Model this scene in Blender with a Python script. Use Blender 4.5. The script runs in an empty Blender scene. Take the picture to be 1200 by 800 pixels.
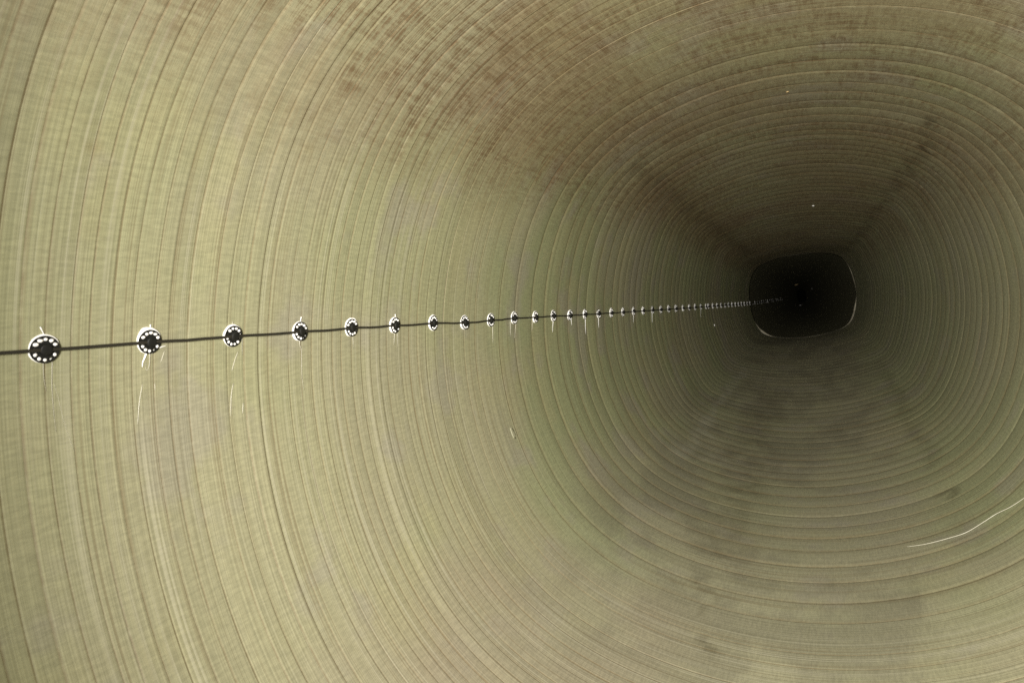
import bpy, bmesh, math, random
import numpy as np
from mathutils import Vector, Matrix
from mathutils import noise as mnoise

random.seed(7)
rng = np.random.default_rng(7)
scene = bpy.context.scene
COL = scene.collection

# ------------------------------------------------------------------ camera
cam_data = bpy.data.cameras.new("camera")
cam_data.lens = 24.0
cam_data.sensor_width = 36.0
cam_data.clip_start = 0.02
cam_data.clip_end = 100.0
cam_data.dof.use_dof = True
cam_data.dof.focus_distance = 2.6
cam_data.dof.aperture_fstop = 11.0
cam = bpy.data.objects.new("camera", cam_data)
cam.location = (0, 0, 0)
# the tube's long axis is the world's Y axis; the camera looks past it, turned left, a little down and rolled
TUBE_AXES = Matrix(((0.91709205, -0.39379191, 0.0622101), (0.39033268, 0.91865727, 0.06090333), (-0.08113299, -0.03157132, 0.99620314)))
cam.rotation_euler = (TUBE_AXES @ Matrix.Rotation(math.radians(90), 3, 'X')).to_euler()
COL.objects.link(cam)
scene.camera = cam

# ------------------------------------------------------------------ world (the tube is closed; only the open end behind the camera lets light in)
world = bpy.data.worlds.new("World")
scene.world = world
world.use_nodes = True
world.node_tree.nodes["Background"].inputs[0].default_value = (0.9, 0.95, 1.0, 1)
world.node_tree.nodes["Background"].inputs[1].default_value = 0.0

# ------------------------------------------------------------------ light: a lamp held just behind and above the camera, shining down the tube
LIGHT_T = -0.062
LIGHT_POWER = 55.0
light_data = bpy.data.lights.new("work_lamp_light", 'AREA')
light_data.shape = 'DISK'
light_data.size = 0.32
light_data.spread = math.radians(103)
light_data.energy = LIGHT_POWER
light_data.color = (1.0, 0.98, 0.94)
light_obj = bpy.data.objects.new("work_lamp_light", light_data)
COL.objects.link(light_obj)

vs = scene.view_settings
vs.view_transform = 'Standard'
vs.look = 'None'
vs.exposure = 0.0
vs.gamma = 1.0
vs.use_curve_mapping = False
scene.cycles.max_bounces = 5
scene.cycles.diffuse_bounces = 3
scene.cycles.glossy_bounces = 2
scene.cycles.transmission_bounces = 0
scene.cycles.use_denoising = False

# ------------------------------------------------------------------ the tube's inner surface: a tapering, rounded four-sided section
TF = 6.9                                   # metres from the camera end (t = 0) to the joint rim (t = 1)
R = np.array([1.0, 0.0, 0.0])
A = np.array([0.0, 1.0, 0.0])
U = np.array([0.0, 0.0, 1.0])
M3 = np.array(TUBE_AXES)
CF = M3 @ np.array([2.71525, 6.41, 0.42728])
F_PX = 800.0


def sec(t):
    t = np.asarray(t, float)
    q = 1 - t
    qp = np.maximum(q, 0)
    qn = np.minimum(q, 0)
    w = np.where(qp > .5, .4605 + .4787 * qp - .0557 * qp * qp, .4605 + .32 * qp + .579 * qp ** 2 - .634 * qp ** 3) + .48 * qn
    h = np.where(qp > .6, .3897 + .6882 * qp - .2643 * qp * qp, .3897 - .10 * qp + 2.358 * qp ** 2 - 2.186 * qp ** 3) + .34 * qn
    m = np.interp(t, [.2, .45, .62, .85, 1.0], [14, 16, 30, 36, 13])
    b = np.interp(t, [.3, .5, .7, 1.0], [.402, .335, .260, .238])
    C = CF - A * (q * TF)[..., None] + R * (-.1138 * qp * qp)[..., None] + U * (-.1795 * qp * qp)[..., None]
    return w, h, m, b, C


def axes(t):
    """the section's own axes; it twists a little towards the far end"""
    t = np.asarray(t, float)
    g = np.interp(t, [.45, 1.0], [0, .05])[..., None]
    return R * np.cos(g) + U * np.sin(g), U * np.cos(g) - R * np.sin(g)


def rho(c, s, m, b):
    c = np.abs(c)
    s = np.abs(s)
    r = np.ones_like(c) * .9
    for _ in range(25):
        f = ((r * c + b * (r * s) ** 2) ** m + (r * s + b * (r * c) ** 2) ** m) ** (1 / m)
        r = r * (1 / f) ** .8
    return r


def surf(th, t, inset=0.0):
    """points of the inner surface; th, t and inset are arrays of one shape; inset moves towards the axis"""
    th, t, inset = np.broadcast_arrays(np.asarray(th, float), np.asarray(t, float), np.asarray(inset, float))
    w, h, m, b, C = sec(t)
    c, s = np.cos(th), np.sin(th)
    rr = rho(c, s, m, b)
    x = (w - inset) * rr * c
    y = (h - inset) * rr * s
    Rt, Ut = axes(t)
    return C + x[..., None] * Rt + y[..., None] * Ut


def inside(P):
    t = 1 - np.dot(CF - P, A) / TF
    w, h, m, b, C = sec(t)
    d = P - C
    Rt, Ut = axes(t)
    x, y = np.dot(d, Rt) / w, np.dot(d, Ut) / h
    th = math.atan2(y, x) % (2 * math.pi)
    return math.hypot(x, y) - float(rho(np.cos(th), np.sin(th), m, b)), th, float(t)


def hit(px, py):
    """where the sight line through a point of the photograph meets the tube wall: (theta, t)"""
    d = M3 @ np.array([(px - 600) / F_PX, 1.0, -(py - 400) / F_PX])
    lo, hi, y = 0.05, None, 0.3
    while y < 12:
        if inside(d * y)[0] > 0:
            hi = y
            break
        lo = y
        y += 0.06
    if hi is None:
        hi = 12
    for _ in range(40):
        mid = (lo + hi) / 2
        if inside(d * mid)[0] > 0:
            hi = mid
        else:
            lo = mid
    _, th, t = inside(d * hi)
    return th, t


def frame_at(th, t, along=None):
    """point, inward normal, direction along the tube and the third axis"""
    P = surf(th, t)
    e = 1e-3
    dt = surf(th, t + e) - surf(th, t - e)
    dh = surf(th + e, t) - surf(th - e, t)
    n = np.cross(dt, dh)
    n /= np.linalg.norm(n)
    w, h, m, b, C = sec(t)
    if np.dot(n, C - P) < 0:
        n = -n
    if along is None:
        along = dt
    e1 = along - n * np.dot(along, n)
    e1 /= np.linalg.norm(e1)
    e2 = np.cross(n, e1)
    return P, n, e1, e2


cl = sec(LIGHT_T)[4] + R * .03 + U * .29
light_obj.location = Vector(cl)
light_obj.rotation_euler = Vector(A + R * .06 + U * -.10).to_track_quat('-Z', 'Y').to_euler()

# ------------------------------------------------------------------ node helpers


class N:
    """small wrapper for building procedural materials"""

    def __init__(self, name):
        self.mat = bpy.data.materials.new(name)
        self.mat.use_nodes = True
        self.t = self.mat.node_tree
        self.bsdf = self.t.nodes["Principled BSDF"]

    def node(self, kind, **props):
        n = self.t.nodes.new(kind)
        for k, v in props.items():
            setattr(n, k, v)
        return n

    def put(self, sock, v):
        if hasattr(v, "is_linked") or isinstance(v, bpy.types.NodeSocket):
            self.t.links.new(v, sock)
        else:
            sock.default_value = v

    def math(self, op, a, b=0.0, c=0.0, clamp=False):
        n = self.node('ShaderNodeMath', operation=op, use_clamp=clamp)
        self.put(n.inputs[0], a)
        self.put(n.inputs[1], b)
        self.put(n.inputs[2], c)
        return n.outputs[0]

    def vmath(self, op, a, b=(0, 0, 0)):
        n = self.node('ShaderNodeVectorMath', operation=op)
        self.put(n.inputs[0], a)
        self.put(n.inputs[1], b)
        return n.outputs[0]

    def mix(self, f, a, b, mode='MIX'):
        n = self.node('ShaderNodeMix', data_type='RGBA', blend_type=mode)
        self.put(n.inputs['Factor'], f)
        self.put(n.inputs[6], a)
        self.put(n.inputs[7], b)
        return n.outputs[2]

    def step(self, v, lo, hi, a=0.0, b=1.0):
        n = self.node('ShaderNodeMapRange', interpolation_type='SMOOTHSTEP')
        self.put(n.inputs[0], v)
        n.inputs[1].default_value = lo
        n.inputs[2].default_value = hi
        n.inputs[3].default_value = a
        n.inputs[4].default_value = b
        return n.outputs[0]

    def noise(self, vec, scale=1.0, detail=2.0, rough=.5, dist=0.0):
        n = self.node('ShaderNodeTexNoise')
        self.put(n.inputs['Vector'], vec)
        n.inputs['Scale'].default_value = scale
        n.inputs['Detail'].default_value = detail
        n.inputs['Roughness'].default_value = rough
        n.inputs['Distortion'].default_value = dist
        return n.outputs['Fac']

    def attr(self, name):
        return self.node('ShaderNodeAttribute', attribute_name=name)

    def sep(self, v):
        n = self.node('ShaderNodeSeparateXYZ')
        self.put(n.inputs[0], v)
        return n.outputs

    def comb(self, x, y, z=0.0):
        n = self.node('ShaderNodeCombineXYZ')
        self.put(n.inputs[0], x)
        self.put(n.inputs[1], y)
        self.put(n.inputs[2], z)
        return n.outputs[0]

    def bump(self, height, strength, dist):
        n = self.node('ShaderNodeBump')
        n.inputs['Strength'].default_value = strength
        n.inputs['Distance'].default_value = dist
        self.put(n.inputs['Height'], height)
        self.t.links.new(n.outputs[0], self.bsdf.inputs['Normal'])


# ------------------------------------------------------------------ vectorised value noise for the broad tints and stains
def _hash(i, j, k, seed):
    h = (i.astype(np.int64) * 374761393 + j.astype(np.int64) * 668265263 + k.astype(np.int64) * 2147483647 + seed * 1274126177) & 0xffffffff
    h = ((h ^ (h >> 13)) * 1274126177) & 0xffffffff
    return ((h ^ (h >> 16)) & 0xffff) / 65535.0


def vnoise(P, seed):
    i = np.floor(P)
    f = P - i
    f = f * f * (3 - 2 * f)
    x, y, z = i[..., 0], i[..., 1], i[..., 2]
    out = 0
    for a in (0, 1):
        for b in (0, 1):
            for c in (0, 1):
                w = (f[..., 0] if a else 1 - f[..., 0]) * (f[..., 1] if b else 1 - f[..., 1]) * (f[..., 2] if c else 1 - f[..., 2])
                out = out + w * _hash(x + a, y + b, z + c, seed)
    return out


def fbm(P, scale, seed, octaves=4, rough=.55):
    P = P * scale + seed * 3.17
    out, amp, tot = 0, 1.0, 0
    for o in range(octaves):
        out = out + amp * vnoise(P, seed + o)
        tot += amp
        amp *= rough
        P = P * 2.03 + 11.3
    return out / tot


def sstep(v, lo, hi):
    x = np.clip((v - lo) / (hi - lo), 0, 1)
    return x * x * (3 - 2 * x)


def lerp(a, b, f):
    return a + (np.asarray(b) - a) * f[..., None]


WALL_A = np.array([.440, .412, .248])
WALL_B = np.array([.415, .405, .228])
WALL_G = np.array([.385, .408, .212])
WALL_C = np.array([.432, .395, .252])
BROWN = np.array([.300, .208, .112])
ARC = 4.0
ALB = .60        # the laminate is a dull mid tone under a strong lamp


def lay_px(px, py):
    th, t = hit(px, py)
    return np.array([th / (2 * math.pi) * ARC, t * TF])


DIRT_AND_SHADE = (.085, .068, .032)  # real dirt marks, and shade painted along the creases
INK = (.045, .033, .018)
PALE = (.50, .48, .36)
MARKS = []


def mark(pts, rad, op, col):
    MARKS.append(([lay_px(*p) for p in pts], rad, op, np.array(col)))


mark([(829, 676), (826, 718), (833, 768)], .012, .30, DIRT_AND_SHADE)
mark([(833, 752), (832, 775)], .030, .20, DIRT_AND_SHADE)
mark([(1076, 668), (1081, 705), (1086, 742)], .010, .24, DIRT_AND_SHADE)
mark([(872, 430), (838, 482), (800, 535)], .034, .45, PALE)  # light streak painted along the lower left crease
mark([(905, 460), (880, 520), (850, 640)], .120, .34, DIRT_AND_SHADE)
mark([(880, 545), (868, 575)], .06, .18, DIRT_AND_SHADE)
mark([(1078, 172), (1088, 181)], .022, .80, INK)
mark([(1094, 148), (1104, 140)], .018, .60, INK)
mark([(1125, 112), (1142, 119)], .016, .65, INK)
mark([(1064, 196), (1070, 201)], .022, .65, INK)
mark([(990, 295), (1020, 258), (1050, 215), (1078, 178), (1100, 145)], .030, .42, DIRT_AND_SHADE)  # resin line in the upper right crease, deepened with painted shade
mark([(880, 298), (840, 268), (795, 236), (740, 195)], .045, .42, DIRT_AND_SHADE)  # stain line in the upper left crease, deepened with painted shade
mark([(655, 83), (668, 75)], .016, .55, (.32, .17, .04))
mark([(106, 148), (112, 153)], .014, .35, (.28, .21, .07))
mark([(365, 155), (369, 158)], .012, .40, (.28, .20, .07))
mark([(1110, 575), (1114, 580)], .018, .45, DIRT_AND_SHADE)


mark([(1030, 425), (1060, 485), (1095, 545)], .035, .25, DIRT_AND_SHADE)  # painted shade along the lower right crease


def tint(P, TH_, t, arc):
    """broad laminate colour at every vertex, and how strongly dirt settles there"""
    deg = np.degrees(TH_) % 360
    c = lerp(np.broadcast_to(WALL_A, P.shape), WALL_B, sstep(fbm(P, 1.7, 3), .38, .62))
    gz = sstep(t, .238, .262) * (1 - .80 * sstep(90 - np.abs(90 - np.abs((deg + 180) % 360 - 180)), 48, 68)) * .8
    c = lerp(c, WALL_G, gz)
    zone = (1 - .03 * sstep(t, .238, .262))[..., None]      # the second lay-up, past the wide seam, is a darker laminate
    c = lerp(c, WALL_C, sstep(fbm(P, 2.4, 9), .44, .68) * .7)
    c = lerp(c, (.450, .418, .225), sstep(fbm(P, 5.5, 61, 5, .6), .52, .70) * .45)
    c = lerp(c, (.410, .375, .275), sstep(fbm(P, 7.5, 71, 5, .6), .54, .70) * .60)
    corner = sstep(deg, 104, 126) * sstep(deg, 157, 128) * (.15 + .85 * sstep(t, .10, .17))
    roof = sstep(deg, 12, 44) * sstep(deg, 150, 118)
    right = sstep(np.abs((deg + 180) % 360 - 180), 62, 30)
    b3 = fbm(P, 2.6, 15)
    b5 = fbm(P, 9.0, 23, 5, .62)
    c = lerp(c, (.400, .392, .238), right * .45)
    wash = np.clip(corner * .75 + roof * .70, 0, 1) * (.35 + .65 * sstep(b3, .35, .60))
    c = lerp(c, BROWN, wash * .58)
    floor = sstep(deg, 205, 240) * sstep(deg, 318, 285)
    lay3 = np.stack([arc * 6, t * TF * 3.2, np.zeros_like(arc)], -1)
    c = lerp(c, (.22, .20, .125), floor * sstep(fbm(lay3, 1.0, 31, 5, .62), .47, .64) * .62)
    lowl = sstep(deg, 205, 222) * sstep(deg, 262, 238) * sstep(t, .10, .15) * sstep(t, .27, .24)
    c = lerp(c, (.400, .320, .215), lowl * (.35 + .65 * sstep(b3, .38, .60)) * .62)
    c = lerp(c, (.33, .31, .215), floor * .40)
    soil = np.clip(corner * (.35 + .75 * sstep(b5, .36, .56)) + roof * (.55 + .45 * sstep(b5, .42, .58)) + .12 * sstep(b5, .60, .72) * (1 - floor), 0, 1)
    soil = soil * sstep(t, 1.05, .85)
    c = c * zone
    # single marks with a shape of their own, and the painted crease lines
    wx = arc + (fbm(P, 14, 41, 4) - .5) * .12
    wy = t * TF + (fbm(P, 14, 47, 4) - .5) * .12
    rough_ = -.35 + 2.2 * fbm(P, 20, 53, 4, .65)
    for pts, rad, op, col in MARKS:
        d = np.full(arc.shape, 9.0)
        for a, b in zip(pts[:-1], pts[1:]):
            v = b - a
            k = np.clip(((wx - a[0]) * v[0] + (wy - a[1]) * v[1]) / (v @ v + 1e-9), 0, 1)
            d = np.minimum(d, np.hypot(wx - a[0] - k * v[0], wy - a[1] - k * v[1]))
        c = lerp(c, col, sstep(d, rad * 1.25, rad * .2) * op * np.clip(rough_, 0, 1))
    return c * ALB, soil


def wall_material(name):
    m = N(name)
    x, y, e = m.sep(m.attr("lay").outputs['Vector'])        # arc length, axial length (metres), seam factor
    soil, near, band = m.sep(m.attr("dirt").outputs['Vector'])
    c = m.attr("tint").outputs['Color']

    def n2(ax, ay, off, detail, rough=.6, dist=0.0):
        n = m.node('ShaderNodeTexNoise', noise_dimensions='2D')
        m.put(n.inputs['Vector'], m.comb(m.math('MULTIPLY_ADD', x, ax, off), m.math('MULTIPLY_ADD', y, ay, off * .37)))
        n.inputs['Scale'].default_value = 1.0
        n.inputs['Detail'].default_value = detail
        n.inputs['Roughness'].default_value = rough
        n.inputs['Distortion'].default_value = dist
        return n.outputs['Fac']
    f1 = n2(1.6, 300, 0, 3, .65)           # fibre bundles round the tube
    f3 = n2(.8, 62, 17, 1, .5)             # broader dry and resin-rich zones
    g1 = n2(210, 34, 5, 2, .7)             # cloth underneath
    b2 = n2(38, 52, 9, 4, .78)             # dirt in the pores
    a2 = n2(95, 10, 23, 3, .75)              # streaks along the tube
    v = m.step(f1, .25, .75, .865, 1.13)
    v = m.math('MULTIPLY', v, m.step(g1, .22, .78, .895, 1.095))
    v = m.math('MULTIPLY', v, m.math('MULTIPLY_ADD', band, .10, .95))
    c = m.mix(1.0, c, m.comb(v, v, v), 'MULTIPLY')
    # pale dry bundles, thin resin-rich brown ones
    lm = m.math('MULTIPLY', m.math('MULTIPLY', m.step(f3, .56, .70), m.step(f1, .44, .60)), m.math('MULTIPLY_ADD', near, .82, .18))
    c = m.mix(m.math('MULTIPLY', lm, .28), c, (0.397, 0.372, 0.279, 1))
    dm = m.math('MULTIPLY', m.step(f3, .42, .30), m.step(f1, .55, .42))
    c = m.mix(m.math('MULTIPLY', dm, .34), c, (0.149, 0.108, 0.053, 1))
    # seams between turns: brown resin
    sm_ = m.math('MULTIPLY', m.step(e, .05, .85), m.math('MULTIPLY', m.step(b2, .28, .62, .34, .70), m.math('MULTIPLY_ADD', near, -.10, 1.0)))
    c = m.mix(sm_, c, (0.118, 0.082, 0.037, 1))
    # brown dirt
    so = m.math('MULTIPLY', soil, m.step(m.math('ADD', m.math('MULTIPLY', a2, .24), m.math('MULTIPLY_ADD', f1, .50, m.math('MULTIPLY', b2, .26))), .445, .595))
    c = m.mix(m.math('MULTIPLY', so, .80), c, (0.098, 0.056, 0.024, 1))
    m.put(m.bsdf.inputs['Base Color'], c)
    m.put(m.bsdf.inputs['Roughness'], m.step(f1, .3, .7, .48, .64))
    m.bsdf.inputs['Specular IOR Level'].default_value = .32
    m.bump(f1, .40, .0012)
    return m.mat


# ------------------------------------------------------------------ tube
tube = bpy.data.objects.new("tube", None)
tube.location = Vector(sec(0.0)[4])
tube["label"] = "pale olive wound fibreglass tube with ring seams, tapering away into darkness"
tube["category"] = "tube"
COL.objects.link(tube)


def link(name, me, mat, parent=None, smooth=True):
    o = bpy.data.objects.new(name, me)
    if mat is not None and len(me.materials) == 0:
        me.materials.append(mat)
    COL.objects.link(o)
    if parent is not None:
        o.parent = parent
        o.matrix_parent_inverse = Matrix.Translation(parent.location).inverted() if parent.type == 'EMPTY' and parent.get("world_parts") else Matrix()
    if smooth:
        me.shade_smooth()
    return o


TUBE0 = np.array(tube.location)
wall_mat = wall_material("wound_fibreglass")

# seam places, read along the left wall just below the cable
xs = [23, 53, 83, 105, 131, 155, 180, 198, 220, 250, 266, 286, 302, 315, 338, 353, 366, 378, 390, 401, 412,
      424, 435, 446, 455, 471, 481, 491, 501, 512, 522, 533, 547, 560]
seams = [hit(x, 440)[1] for x in xs]
first = seams[0]
back = []
tt = first
while tt > -0.30:
    tt -= random.uniform(.0042, .0056) if tt > .02 else random.uniform(.013, .017)
    back.append(tt)
seams = back[::-1] + seams
far = [hit(x, 440)[1] for x in (589, 609, 629, 645, 661, 674, 686, 697, 708, 719, 730)]
seams += far
tt = far[-1]
while tt < 1.0 - .006:
    tt += random.uniform(.0112, .0136)
    if tt < .995:
        seams.append(tt)
seams.append(1.0)
NSEG = 360
TH = np.linspace(0, 2 * math.pi, NSEG + 1)


def wobble(amp):
    out = np.zeros(NSEG + 1)
    for k in range(1, 10):
        out += amp / k ** .8 * rng.normal() * np.cos(k * TH + rng.uniform(0, 6.28))
    return out * .5


wobs = [wobble(.0012 if s < .3 else .0020) for s in seams]
wobs[-1][:] = 0


def strip_mesh(name, rows_t, rows_in, rows_e, band_v, tinted=False):
    """rows of (NSEG+1) points; the last column repeats the first so that the laminate coordinates do not wrap"""
    nr = len(rows_t)
    t = np.stack(rows_t)
    ins = np.stack(rows_in)
    P = surf(np.broadcast_to(TH, t.shape), t, ins) - TUBE0
    nc = NSEG + 1
    idx = np.arange(nr * nc).reshape(nr, nc)
    a, b, c, d = idx[:-1, :-1], idx[:-1, 1:], idx[1:, 1:], idx[1:, :-1]
    faces = np.stack([a, b, c, d], -1).reshape(-1, 4)
    me = bpy.data.meshes.new(name)
    me.from_pydata(P.reshape(-1, 3).tolist(), [], faces.tolist())
    arc = np.broadcast_to(TH / (2 * math.pi) * ARC, t.shape)
    lay = np.stack([arc, t * TF, np.broadcast_to(np.array(rows_e)[:, None], t.shape)], -1)
    at = me.attributes.new("lay", 'FLOAT_VECTOR', 'POINT')
    at.data.foreach_set("vector", lay.astype(np.float32).reshape(-1))
    if tinted:
        col, soil = tint(P + TUBE0, np.broadcast_to(TH, t.shape), t, arc)
        dirt = np.stack([soil, sstep(t, .26, .24), np.full(t.shape, band_v)], -1)
        at = me.attributes.new("dirt", 'FLOAT_VECTOR', 'POINT')
        at.data.foreach_set("vector", dirt.astype(np.float32).reshape(-1))
        at = me.attributes.new("tint", 'FLOAT_COLOR', 'POINT')
        at.data.foreach_set("color", np.concatenate([col, np.ones(t.shape + (1,))], -1).astype(np.float32).reshape(-1))
    return me


for i in range(len(seams) - 1):
    t0, t1 = seams[i], seams[i + 1]
    mid = (t0 + t1) / 2
    width = (t1 - t0) * TF
    isfar = mid > hit(578, 440)[1] if i == 0 else mid > FAR_T
    if i == 0:
        FAR_T = hit(578, 440)[1]
        isfar = mid > FAR_T
    g = (.0011 if not isfar else .0032) * random.uniform(.7, 1.35)
    g = min(g, width * .12)
    dep = .0008 if not isfar else .0026
    lift = random.gauss(0, .0003 if not isfar else .0005)
    tilt = random.gauss(0, .0003) if not isfar else random.gauss(.0002, .0004)
    r0 = abs(random.gauss(0, .00017 if not isfar else .0004))
    r1 = abs(random.gauss(0, .00015 if not isfar else .0003))
    a0, a1 = t0 + wobs[i] / TF, t1 + wobs[i + 1] / TF
    sp = a1 - a0
    G = g / TF
    und = wobble(.0004)
    if not isfar:
        g2 = min(5 * g, width * .25) / TF
        rows_t = [a0 - G * .9, a0 + G, a0 + 2.2 * G, a0 + g2, a0 + sp * .42, a0 + sp * .62, a1 - g2, a1 - 2.2 * G, a1 - G, a1 + G * .9]
        base = [-dep, -.0002 + r0 * .4, r0, r0 * .5, .0002, .0002, r1 * .5, r1, -.0002 + r1 * .4, -dep]
        frac = [0, .02, .05, .15, .42, .62, .85, .95, .98, 1]
        rows_e = [1, .50, .12, 0, 0, 0, 0, .12, .50, 1]
    else:
        bulge = random.uniform(.0010, .0019)
        frac = [0, .04, .10, .2, .33, .5, .67, .8, .90, .96, 1]
        rows_t = [a0 - G * .9] + [a0 + sp * f_ for f_ in frac[1:-1]] + [a1 + G * .9]
        base = [-dep] + [bulge * (1 - (2 * f_ - 1) ** 2) - .0008 + (r0 if f_ == .10 else 0) for f_ in frac[1:-1]] + [-dep]
        ev = random.uniform(.55, .95)
        rows_e = [ev * k_ for k_ in (.95, .66, .38, .17, .05, 0, .03, .12, .30, .60, .95)]
    nl = len(frac) - 1
    rows_in = [np.full(NSEG + 1, b_ + lift + tilt * (f_ - .5)) + (und if 0 < j < nl else 0) for j, (b_, f_) in enumerate(zip(base, frac))]
    me = strip_mesh("winding_band", rows_t, rows_in, rows_e, random.random(), True)
    link("winding_band", me, wall_mat, tube)

# outer shell that closes the joints from outside
rows_t = [np.full(NSEG + 1, v) for v in np.linspace(seams[0] - .004, 1.002, 24)]
me = strip_mesh("outer_shell", rows_t, [np.full(NSEG + 1, -.012)] * 24, [0] * 24, .5)
shell_m = N("shell_resin")
shell_m.bsdf.inputs['Base Color'].default_value = (.16, .12, .06, 1)
shell_m.bsdf.inputs['Roughness'].default_value = .6
link("outer_shell", me, shell_m.mat, tube)

# inner sleeve beyond the joint: coloured darker than the wall
sm = N("dark_sleeve")
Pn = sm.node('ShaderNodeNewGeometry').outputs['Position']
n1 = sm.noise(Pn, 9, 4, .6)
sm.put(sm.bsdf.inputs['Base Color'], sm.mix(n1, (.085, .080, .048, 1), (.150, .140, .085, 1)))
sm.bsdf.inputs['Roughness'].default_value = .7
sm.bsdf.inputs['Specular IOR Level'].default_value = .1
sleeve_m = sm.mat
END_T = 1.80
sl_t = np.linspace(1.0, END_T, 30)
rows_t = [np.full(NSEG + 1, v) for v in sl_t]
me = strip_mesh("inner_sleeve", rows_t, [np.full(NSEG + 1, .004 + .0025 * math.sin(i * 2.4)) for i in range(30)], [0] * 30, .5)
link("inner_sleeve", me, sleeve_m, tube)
vm = N("black_end_darkness")
vm.bsdf.inputs['Base Color'].default_value = (.004, .004, .003, 1)  # near-black colour stands in for the darkness deep in the tube
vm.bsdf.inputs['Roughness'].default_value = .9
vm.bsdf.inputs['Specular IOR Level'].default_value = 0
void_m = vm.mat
# closed far end
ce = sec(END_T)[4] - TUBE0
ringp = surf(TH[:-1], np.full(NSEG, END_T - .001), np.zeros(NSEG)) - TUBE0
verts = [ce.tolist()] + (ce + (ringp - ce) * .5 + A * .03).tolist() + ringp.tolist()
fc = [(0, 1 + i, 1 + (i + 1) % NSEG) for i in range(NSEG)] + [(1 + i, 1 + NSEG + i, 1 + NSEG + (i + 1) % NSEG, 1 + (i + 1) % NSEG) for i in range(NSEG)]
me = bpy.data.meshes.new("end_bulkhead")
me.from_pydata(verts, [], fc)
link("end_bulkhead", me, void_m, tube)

# joint rim: a bead of pale sealant round the mouth of the sleeve, thicker at the lower corners
rm = N("sealant_bead")
Pn = rm.node('ShaderNodeNewGeometry').outputs['Position']
rm.put(rm.bsdf.inputs['Base Color'], rm.mix(rm.step(rm.noise(Pn, 11, 4, .6), .35, .65), (.14, .12, .075, 1), (.40, .36, .26, 1)))
rm.bsdf.inputs['Roughness'].default_value = .4


def bump_at(th, deg, wd):
    d = (np.degrees(th) - deg + 180) % 360 - 180
    return np.exp(-(d / wd) ** 2)


prof_n = 10
thick = .0018 + .013 * bump_at(TH, 330, 14) + .012 * bump_at(TH, 222, 9) + .004 * bump_at(TH, 20, 16) + .003 * bump_at(TH, 270, 35) + .0015 * bump_at(TH, 90, 30)
thick *= 1 + .18 * np.sin(TH * 9) * np.sin(TH * 4 + 1)
rows_t, rows_in = [], []
for k in range(prof_n + 1):
    a = k / prof_n * math.pi
    rows_t.append(1.0 - np.cos(a) * thick * 1.0 / TF)
    rows_in.append(-.003 + np.sin(a) * thick * 1.15)
me = strip_mesh("joint_rim", rows_t, rows_in, [0] * (prof_n + 1), .5)
rim = link("joint_rim", me, rm.mat, tube)
rim["label"] = "thin pale sealant rim round the dark mouth"

# ------------------------------------------------------------------ cable and bonded discs
black = N("black_coated_metal")
Pn = black.node('ShaderNodeTexCoord').outputs['Object']
black.put(black.bsdf.inputs['Base Color'], black.mix(black.noise(Pn, 160, 3, .6), (.004, .004, .003, 1), (.012, .0115, .009, 1)))
black.put(black.bsdf.inputs['Roughness'], black.step(black.noise(Pn, 90, 2, .5), .3, .7, .55, .75))
black.bsdf.inputs['Specular IOR Level'].default_value = .25
black_m = black.mat
rub = N("black_cable_sheath")
Pn = rub.node('ShaderNodeTexCoord').outputs['Object']
rub.put(rub.bsdf.inputs['Base Color'], rub.mix(rub.noise(Pn, 40, 3, .6), (.008, .007, .005, 1), (.022, .018, .011, 1)))
rub.bsdf.inputs['Roughness'].default_value = .55
rub_m = rub.mat
gl = N("white_glue")
Pn = gl.node('ShaderNodeTexCoord').outputs['Object']
gl.put(gl.bsdf.inputs['Base Color'], gl.mix(gl.noise(Pn, 120, 3, .6), (.84, .80, .74, 1), (.92, .90, .86, 1)))
gl.bsdf.inputs['Roughness'].default_value = .30
gl.bsdf.inputs['Subsurface Weight'].default_value = .0
gl_m = gl.mat
st = N("pale_glue_string")
st.bsdf.inputs['Base Color'].default_value = (.46, .43, .33, 1)
st.bsdf.inputs['Roughness'].default_value = .35
st_m = st.mat

dx = [51, 174, 272, 351, 411, 462, 507, 544, 574.5, 602, 627, 648, 667.5, 685, 701, 716, 729.5, 741.8, 753.3, 764.2, 774, 783.3, 791.8, 800, 807.3, 814.3, 820.8, 827]
dy = [409, 400, 393.5, 388, 383.7, 381, 378.3, 378, 375, 372.4, 371.4, 370.1, 369.4, 368.1, 367.4, 366.5, 365.7, 364.8, 364, 363.3, 362.7, 362.2, 361.6, 361.1, 360.6, 360.1, 359.7, 359.2]
for k in range(len(dx), 66):
    x = 1020 - 6622 / (k + 6.8)
    if x > 917:
        break
    y = np.interp(x, [827, 850, 870, 885, 900, 918], [359.2, 357.6, 356.3, 354.9, 352.6, 350.0])
    dx.append(x)
    dy.append(float(y))
ND = len(dx)
pos = [hit(x, y) for x, y in zip(dx, dy)]
CAB_H = .0068
CAB_R = .0024

# cable path: over every disc, sagging a little between
path = []
th_, t_ = hit(-330, 431)
ends = [(hit(-700, 440)), (th_, t_)]
allp = ends + pos
for i in range(len(allp) - 1):
    (a0, b0), (a1, b1) = allp[i], allp[i + 1]
    for s in np.linspace(0, 1, 6)[:-1]:
        th = a0 + (a1 - a0) * s
        t = b0 + (b1 - b0) * s
        P, n, e1, e2 = frame_at(th, t)
        hgt = CAB_H - .0016 * math.sin(math.pi * s) * random.uniform(.4, 1.4)
        path.append(P + n * hgt - np.array([0, 0, .0012]) * math.sin(math.pi * s) * random.uniform(0, 1.6))
P, n, e1, e2 = frame_at(*allp[-1])
path.append(P + n * CAB_H)


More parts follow.
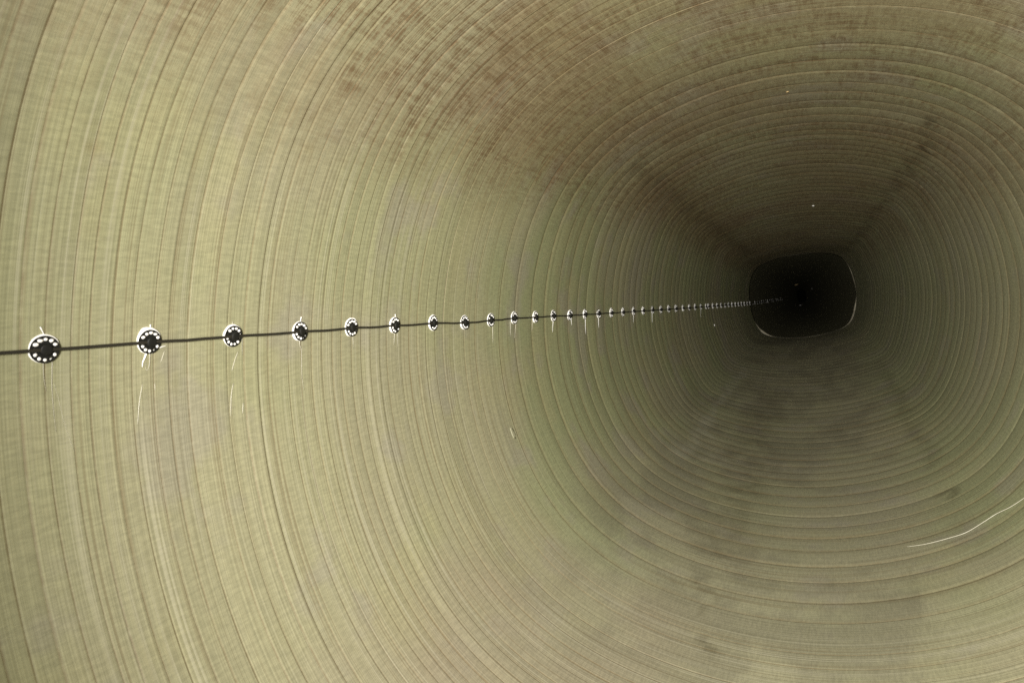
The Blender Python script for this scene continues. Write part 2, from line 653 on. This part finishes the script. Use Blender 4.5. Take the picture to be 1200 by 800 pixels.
def tube_mesh(name, pts, radii, sides=8, origin=None):
    pts = [np.array(p, float) for p in pts]
    if origin is not None:
        pts = [p - origin for p in pts]
    nP = len(pts)
    V, Fc = [], []
    up = np.array([.13, .2, .97])
    for i, p in enumerate(pts):
        d = pts[min(i + 1, nP - 1)] - pts[max(i - 1, 0)]
        d /= np.linalg.norm(d) + 1e-12
        a = np.cross(d, up)
        if np.linalg.norm(a) < .2:
            a = np.cross(d, [1, 0, 0])
        a /= np.linalg.norm(a)
        b = np.cross(a, d)
        r = radii[i] if hasattr(radii, '__len__') else radii
        for k in range(sides):
            q = 2 * math.pi * k / sides
            V.append((p + r * (math.cos(q) * a + math.sin(q) * b)).tolist())
    for i in range(nP - 1):
        for k in range(sides):
            k2 = (k + 1) % sides
            Fc.append((i * sides + k, i * sides + k2, (i + 1) * sides + k2, (i + 1) * sides + k))
    Fc.append(tuple(range(sides))[::-1])
    Fc.append(tuple((nP - 1) * sides + k for k in range(sides)))
    me = bpy.data.meshes.new(name)
    me.from_pydata(V, [], Fc)
    return me


cab_o = np.array(path[10])
cable = link("cable", tube_mesh("cable", path, CAB_R, 10, cab_o), rub_m)
cable.location = Vector(cab_o)
cable["label"] = "thin black cable running along the left wall through the row of discs"
cable["category"] = "cable"

# ---- disc plate with twelve real holes
RD = .0188
PL_Z0, PL_Z1 = .0027, .0042
HOLE_R = .00215
RING_R = .0141


def plate_mesh():
    bm = bmesh.new()
    loops = []

    def circle(cx, cy, r, n):
        vs_ = [bm.verts.new((cx + r * math.cos(2 * math.pi * i / n), cy + r * math.sin(2 * math.pi * i / n), PL_Z1)) for i in range(n)]
        es = [bm.edges.new((vs_[i], vs_[(i + 1) % n])) for i in range(n)]
        loops.append(vs_)
        return es
    edges = circle(0, 0, RD, 48)
    for k in range(12):
        a = math.radians(30 * k)
        edges += circle(RING_R * math.cos(a), RING_R * math.sin(a), HOLE_R, 10)
    bmesh.ops.triangle_fill(bm, use_beauty=True, use_dissolve=False, edges=edges, normal=(0, 0, 1))
    # drop faces that filled a hole
    kill = []
    for f in bm.faces:
        c = f.calc_center_median()
        for k in range(12):
            a = math.radians(30 * k)
            if math.hypot(c.x - RING_R * math.cos(a), c.y - RING_R * math.sin(a)) < HOLE_R * .85:
                kill.append(f)
                break
    bmesh.ops.delete(bm, geom=kill, context='FACES_ONLY')
    top = list(bm.faces)
    ext = bmesh.ops.extrude_face_region(bm, geom=top)
    for v in [g for g in ext['geom'] if isinstance(g, bmesh.types.BMVert)]:
        v.co.z = PL_Z0
    bmesh.ops.recalc_face_normals(bm, faces=bm.faces)
    me = bpy.data.meshes.new("plate")
    bm.to_mesh(me)
    bm.free()
    return me


def lathe(name, prof, n=20):
    V, Fc = [], []
    for r, z in prof:
        for k in range(n):
            a = 2 * math.pi * k / n
            V.append((r * math.cos(a), r * math.sin(a), z))
    for i in range(len(prof) - 1):
        for k in range(n):
            k2 = (k + 1) % n
            Fc.append((i * n + k, i * n + k2, (i + 1) * n + k2, (i + 1) * n + k))
    Fc.append(tuple((len(prof) - 1) * n + k for k in range(n)))
    me = bpy.data.meshes.new(name)
    me.from_pydata(V, [], Fc)
    return me


PLATE = plate_mesh()
PLATE.materials.append(black_m)
HUB = lathe("hub", [(.0084, PL_Z1 - .0005), (.0082, .0070), (.0076, .0088), (.0066, .0096), (.0045, .0099), (.0012, .0100)])
HUB.materials.append(black_m)


def dot_mesh(seed):
    r = random.Random(seed)
    prof = []
    n = 10
    V, Fc = [], []
    rings = [(1.10, PL_Z0 + .0003), (1.06, PL_Z1 + .0002), (1.12, PL_Z1 + .0007), (.80, PL_Z1 + .0014), (.35, PL_Z1 + .0018)]
    lob = [1 + r.uniform(-.12, .16) for _ in range(n)]
    for j, (q, z) in enumerate(rings):
        for k in range(n):
            a = 2 * math.pi * k / n
            rr = HOLE_R * q * (lob[k] if j >= 2 else .95)
            V.append((rr * math.cos(a), rr * math.sin(a), z))
    for i in range(len(rings) - 1):
        for k in range(n):
            k2 = (k + 1) % n
            Fc.append((i * n + k, i * n + k2, (i + 1) * n + k2, (i + 1) * n + k))
    Fc.append(tuple((len(rings) - 1) * n + k for k in range(n)))
    me = bpy.data.meshes.new("glue_dot")
    me.from_pydata(V, [], Fc)
    me.materials.append(gl_m)
    me.shade_smooth()
    return me


DOTS = [dot_mesh(s) for s in range(5)]


def bead_geo(seed, with_dots, amount=1.0):
    r = random.Random(seed)
    n = 56
    ph = [r.uniform(0, 6.28) for _ in range(8)]
    V, Fc = [], []
    rows = []
    for k in range(n):
        a = 2 * math.pi * k / n
        up = max(0, math.sin(a))
        left = max(0, -math.cos(a))
        lump = sum(math.sin((j + 2) * a + ph[j]) / (j + 2) for j in range(6))
        ext = .0003 + amount * (.0021 * up ** 1.2 + .0005 * left ** 1.2 + .0014 * max(0, lump) + .0006 * max(0, math.sin(9 * a + ph[6])) * up)
        rows.append((a, RD + ext, .0027 + amount * .0012 * up + .0006 * max(0, lump)))
    prof = [(0, None), (.55, 1.0), (.85, .8), (1.0, .35), (1.02, -.02)]
    for a, ro, hz in rows:
        ri = RD * .80
        pts = [(ri, PL_Z0 - .0001), (RD * .97, PL_Z0 - .0001), (RD + (ro - RD) * .45, max(hz, PL_Z0)), (RD + (ro - RD) * .85, hz * .68), (ro, hz * .25), (ro + .0003, -.0015)]
        for q, z in pts:
            V.append((q * math.cos(a), q * math.sin(a), z))
    m_ = 6
    for k in range(n):
        k2 = (k + 1) % n
        for j in range(m_ - 1):
            Fc.append((k * m_ + j, k * m_ + j + 1, k2 * m_ + j + 1, k2 * m_ + j))
    if with_dots:
        for k in range(12):
            if k in (0, 6) or r.random() < .12:
                continue
            d = DOTS[r.randrange(5)]
            a = math.radians(30 * k)
            o = len(V)
            for v in d.vertices:
                V.append((v.co.x + RING_R * math.cos(a), v.co.y + RING_R * math.sin(a), v.co.z))
            for p in d.polygons:
                Fc.append(tuple(o + q for q in p.vertices))
    me = bpy.data.meshes.new("glue_bead")
    me.from_pydata(V, [], Fc)
    me.materials.append(gl_m)
    me.shade_smooth()
    return me


FAR_BEADS = [bead_geo(500 + s, True, 1.0) for s in range(4)]
ORD = ["first", "second", "third", "fourth", "fifth", "sixth", "seventh", "eighth", "ninth", "tenth", "eleventh", "twelfth", "thirteenth", "fourteenth", "fifteenth",
       "sixteenth", "seventeenth", "eighteenth", "nineteenth", "twentieth", "twenty-first", "twenty-second", "twenty-third", "twenty-fourth", "twenty-fifth", "twenty-sixth",
       "twenty-seventh", "twenty-eighth"]
SPECIAL = {
    0: "largest black perforated disc on the cable, nearest the left edge, a glue spike above it",
    1: "second black perforated disc from the left, thick white glue drip below it",
    2: "third black perforated disc from the left on the cable, glue crescent above it",
    3: "fourth black perforated disc from the left, long kinked glue string hanging below",
}
AMOUNT = [1.0, 1.55, .8, .45, 1.25, .4, 1.15, 1.3, .9, 1.0, 1.0, 1.2, .8, .6, .7, 1.1]
SKIP = {0: (10,), 1: (10,), 2: (1,), 3: (10, 11), 4: (11,), 5: (10, 1)}


def world_curve(pts_px, off=.0014):
    """polyline of the photograph laid on the wall, resampled and lifted off it"""
    q = [hit(*p) for p in pts_px]
    out = []
    for i in range(len(q) - 1):
        for s in np.linspace(0, 1, 5)[:-1]:
            out.append((q[i][0] + (q[i + 1][0] - q[i][0]) * s, q[i][1] + (q[i + 1][1] - q[i][1]) * s))
    out.append(q[-1])
    # smooth
    arr = np.array(out)
    for _ in range(2):
        arr[1:-1] = (arr[:-2] + 2 * arr[1:-1] + arr[2:]) / 4
    pts = []
    for th, t in arr:
        P, n, e1, e2 = frame_at(th, t)
        pts.append(P + n * off)
    return pts


STRINGS = {   # strings of glue that hang from a disc: (points, radius)
    0: [([(46.5, 383), (49, 388), (52, 394)], .0012), ([(50, 424), (50, 436), (51, 446), (53.5, 458)], .0008), ([(60.5, 422), (60, 455), (62, 480), (65, 506)], .0008)],
    1: [([(171, 413), (168.5, 420), (166.5, 424), (166, 430)], .0019), ([(175, 412), (174.5, 428), (172, 434.5), (169.5, 431), (171, 424)], .0009), ([(184, 408), (189, 406), (194, 405)], .0014), ([(175.5, 380), (176, 386)], .0013)],
    2: [([(272, 377), (272.2, 384)], .0010), ([(283, 396), (283.3, 416)], .0008)],
    3: [([(352.5, 371), (351, 378)], .0012), ([(350.5, 398), (350.5, 405), (353, 409), (353, 440), (355.5, 457)], .0010)],
    4: [([(413, 394), (413.5, 409)], .0006)],
    5: [([(462, 388), (461, 405)], .0009), ([(465, 388), (465.3, 406)], .0007), ([(462.5, 368), (463, 374)], .0012)],
    8: [([(577, 379), (577.3, 402)], .0011)],
    9: [([(597.5, 376), (598, 394)], .0011), ([(604.5, 377), (602.5, 396)], .0011)],
    10: [([(623.5, 375), (623, 388)], .0010)],
    11: [([(648, 374), (647, 389)], .0012)],
    12: [([(669, 372), (669.4, 381)], .0012)],
    13: [([(685.6, 371), (686, 391)], .0013)],
    14: [([(701, 370), (701.3, 384)], .0013)],
    17: [([(742, 367), (742.2, 378)], .0014)],
    19: [([(764, 365), (764, 378)], .0014)],
    25: [([(821, 362), (821, 371)], .0014)],
}
for k in range(ND):
    th, t = pos[k]
    k0, k1 = max(k - 1, 0), min(k + 1, ND - 1)
    along = surf(*pos[k1]) - surf(*pos[k0])
    P, n, e1, e2 = frame_at(th, t, along)
    if e2[2] < 0:
        e2 = -e2
        # keep right-handed: x = along, y = up, z = off the wall
    x_ = e1
    z_ = n
    y_ = np.cross(z_, x_)
    if y_[2] < 0:
        x_, y_ = -x_, -y_
    flip = np.dot(x_, A) < 0
    root = bpy.data.objects.new("bonded_disc", None)
    mrot = Matrix((Vector(x_), Vector(y_), Vector(z_))).transposed()
    jig = Matrix.Rotation(random.gauss(0, .05), 3, 'X') @ Matrix.Rotation(random.gauss(0, .05), 3, 'Y') @ Matrix.Rotation(random.gauss(0, .12), 3, 'Z')
    root.rotation_euler = (mrot @ jig).to_euler()
    root.location = Vector(P)
    if k < len(ORD):
        root["label"] = SPECIAL.get(k, "%s black perforated disc along the cable, counting from the left edge" % ORD[k])
    else:
        root["label"] = "tiny far black disc with white glue where the cable nears the dark end"
    root["category"] = "disc"
    root["group"] = "black discs bonded along the cable"
    COL.objects.link(root)
    plate = bpy.data.objects.new("plate", PLATE)
    COL.objects.link(plate)
    plate.parent = root
    o = bpy.data.objects.new("hub", HUB)
    COL.objects.link(o)
    o.parent = plate
    if k < 16:
        me = bead_geo(100 + k, False, AMOUNT[k] * .8)
        if flip:
            me.transform(Matrix.Rotation(math.pi, 4, 'Y') @ Matrix.Scale(-1, 4, (0, 0, 1)))
        o = bpy.data.objects.new("glue_bead", me)
        COL.objects.link(o)
        o.parent = root
        skip = SKIP.get(k, (random.choice((1, 2, 4, 5, 7, 8, 9, 10, 11)),))
        for h_ in range(12):
            if h_ in (0, 6) or h_ in skip:
                continue
            a = math.radians(30 * h_)
            o = bpy.data.objects.new("glue_dot", DOTS[(h_ * 3 + k) % 5])
            COL.objects.link(o)
            o.parent = root
            o.location = (RING_R * math.cos(a), RING_R * math.sin(a), random.uniform(-.0002, .0005))
            sc_ = random.uniform(.9, 1.15)
            o.scale = (sc_ * (random.uniform(1.2, 1.45) if 0 < h_ < 6 else 1.0), sc_, 1)
    else:
        o = bpy.data.objects.new("glue_bead", FAR_BEADS[k % 4])
        COL.objects.link(o)
        o.parent = root
    bpy.context.view_layer.update()
    for pts, rad in STRINGS.get(k, []):
        wc = world_curve(pts)
        inv = root.matrix_world.inverted()
        loc = [np.array(inv @ Vector(p)) for p in wc]
        nn = len(loc)
        rr = [rad * (.85 - .6 * i / (nn - 1)) * (.72 if rad < .0012 and k < 4 else 1) for i in range(nn)]
        o = link("glue_string", tube_mesh("glue_string", loc, rr, 6), st_m if rad < .0012 else gl_m)
        o.parent = root

# ------------------------------------------------------------------ loose strings, flecks, smear


def loose(name, pts, rad, label, cat, mat, off=.0008):
    wc = world_curve(pts, off)
    o0 = np.array(wc[0])
    nn = len(wc)
    rr = [(rad if rad > .0015 else rad * .62) * (.45 + .55 * math.sin(math.pi * (i + .6) / (nn + .2)) ** .4) for i in range(nn)]
    o = link(name, tube_mesh(name, wc, rr, 6, o0), mat)
    o.location = Vector(o0)
    o["label"] = label
    o["category"] = cat
    return o


GRP = "loose pale strings on the wall"
L = [
    ([(63, 449), (68, 466), (76, 500), (87, 529)], .0003, "faint slanting glue string on the wall below the largest disc"),
    ([(192.5, 411), (188, 424)], .0008, "short slanting glue string to the lower right of the second disc"),
    ([(166.5, 450), (163.5, 466), (162, 480), (161, 497)], .0009, "longer curved glue string on the wall well below the second disc"),
    ([(181, 449), (181.3, 457)], .0008, "tiny upright glue string on the wall below the second disc"),
    ([(278.5, 412), (274, 424), (271.5, 434)], .0009, "short slanting glue string just below the third disc"),
    ([(273, 449), (270.5, 462), (270, 487)], .0009, "long upright glue string on the wall below the third disc"),
    ([(284.5, 472), (284, 484)], .0009, "short upright glue string lowest of those under the third disc"),
]
for pts, rad, lab in L:
    loose("glue_string", pts, rad, lab, "string", st_m)["group"] = GRP
loose("fibre_strand", [(1063, 641), (1085, 638), (1110, 631.5), (1132, 625), (1150, 614), (1168, 602), (1185, 594.5), (1203, 582), (1235, 566)], .0015,
      "long pale wavy fibre strand lying on the lower right wall", "strand", st_m, .0022)


def fleck(px, py, size, label, mat, name="resin_fleck", cat="fleck", flat=.45, stretch=1.0):
    th, t = hit(px, py)
    P, n, e1, e2 = frame_at(th, t)
    bm = bmesh.new()
    bmesh.ops.create_icosphere(bm, subdivisions=2, radius=1)
    sd = random.uniform(0, 50)
    for v in bm.verts:
        k = 1 + .45 * mnoise.noise(v.co * 1.7 + Vector((sd, 0, 0)))
        v.co *= k
        v.co.x *= size
        v.co.y *= size * stretch
        v.co.z *= size * flat
    me = bpy.data.meshes.new(name)
    bm.to_mesh(me)
    bm.free()
    o = link(name, me, mat)
    o.location = Vector(P + n * size * flat * .4)
    o.rotation_euler = Matrix((Vector(e1), Vector(e2), Vector(np.cross(e1, e2)))).transposed().to_euler()
    o["label"] = label
    o["category"] = cat
    return o


amb = N("amber_resin")
amb.bsdf.inputs['Base Color'].default_value = (.40, .28, .13, 1)
amb.bsdf.inputs['Roughness'].default_value = .3
fleck(923, 107.5, .0045, "small amber resin fleck on the roof, highest of the bright specks", amb.mat)
fleck(953, 241, .0075, "small pale resin fleck on the roof above the dark mouth", gl_m)
fleck(837, 381, .0080, "small pale fleck on the left wall below the far discs", gl_m)
fleck(933, 333, .030, "small orange scrap inside the dark mouth at the far end", amb.mat, "resin_scrap", "scrap")
fleck(938, 358, .016, "tiny pale scrap low inside the dark mouth", gl_m, "resin_scrap", "scrap")
fleck(952, 338, .014, "tiny pale scrap at the right inside the dark mouth", gl_m, "resin_scrap", "scrap")
sme = N("dry_glue_smear")
Pn = sme.node('ShaderNodeTexCoord').outputs['Object']
sme.put(sme.bsdf.inputs['Base Color'], sme.mix(sme.noise(Pn, 90, 4, .7), (.24, .23, .14, 1), (.31, .295, .20, 1)))
sme.bsdf.inputs['Roughness'].default_value = .6
fleck(601, 507, .0105, "pale smear of dried glue low on the left wall", sme.mat, "glue_smear", "smear", .06, 2.0)
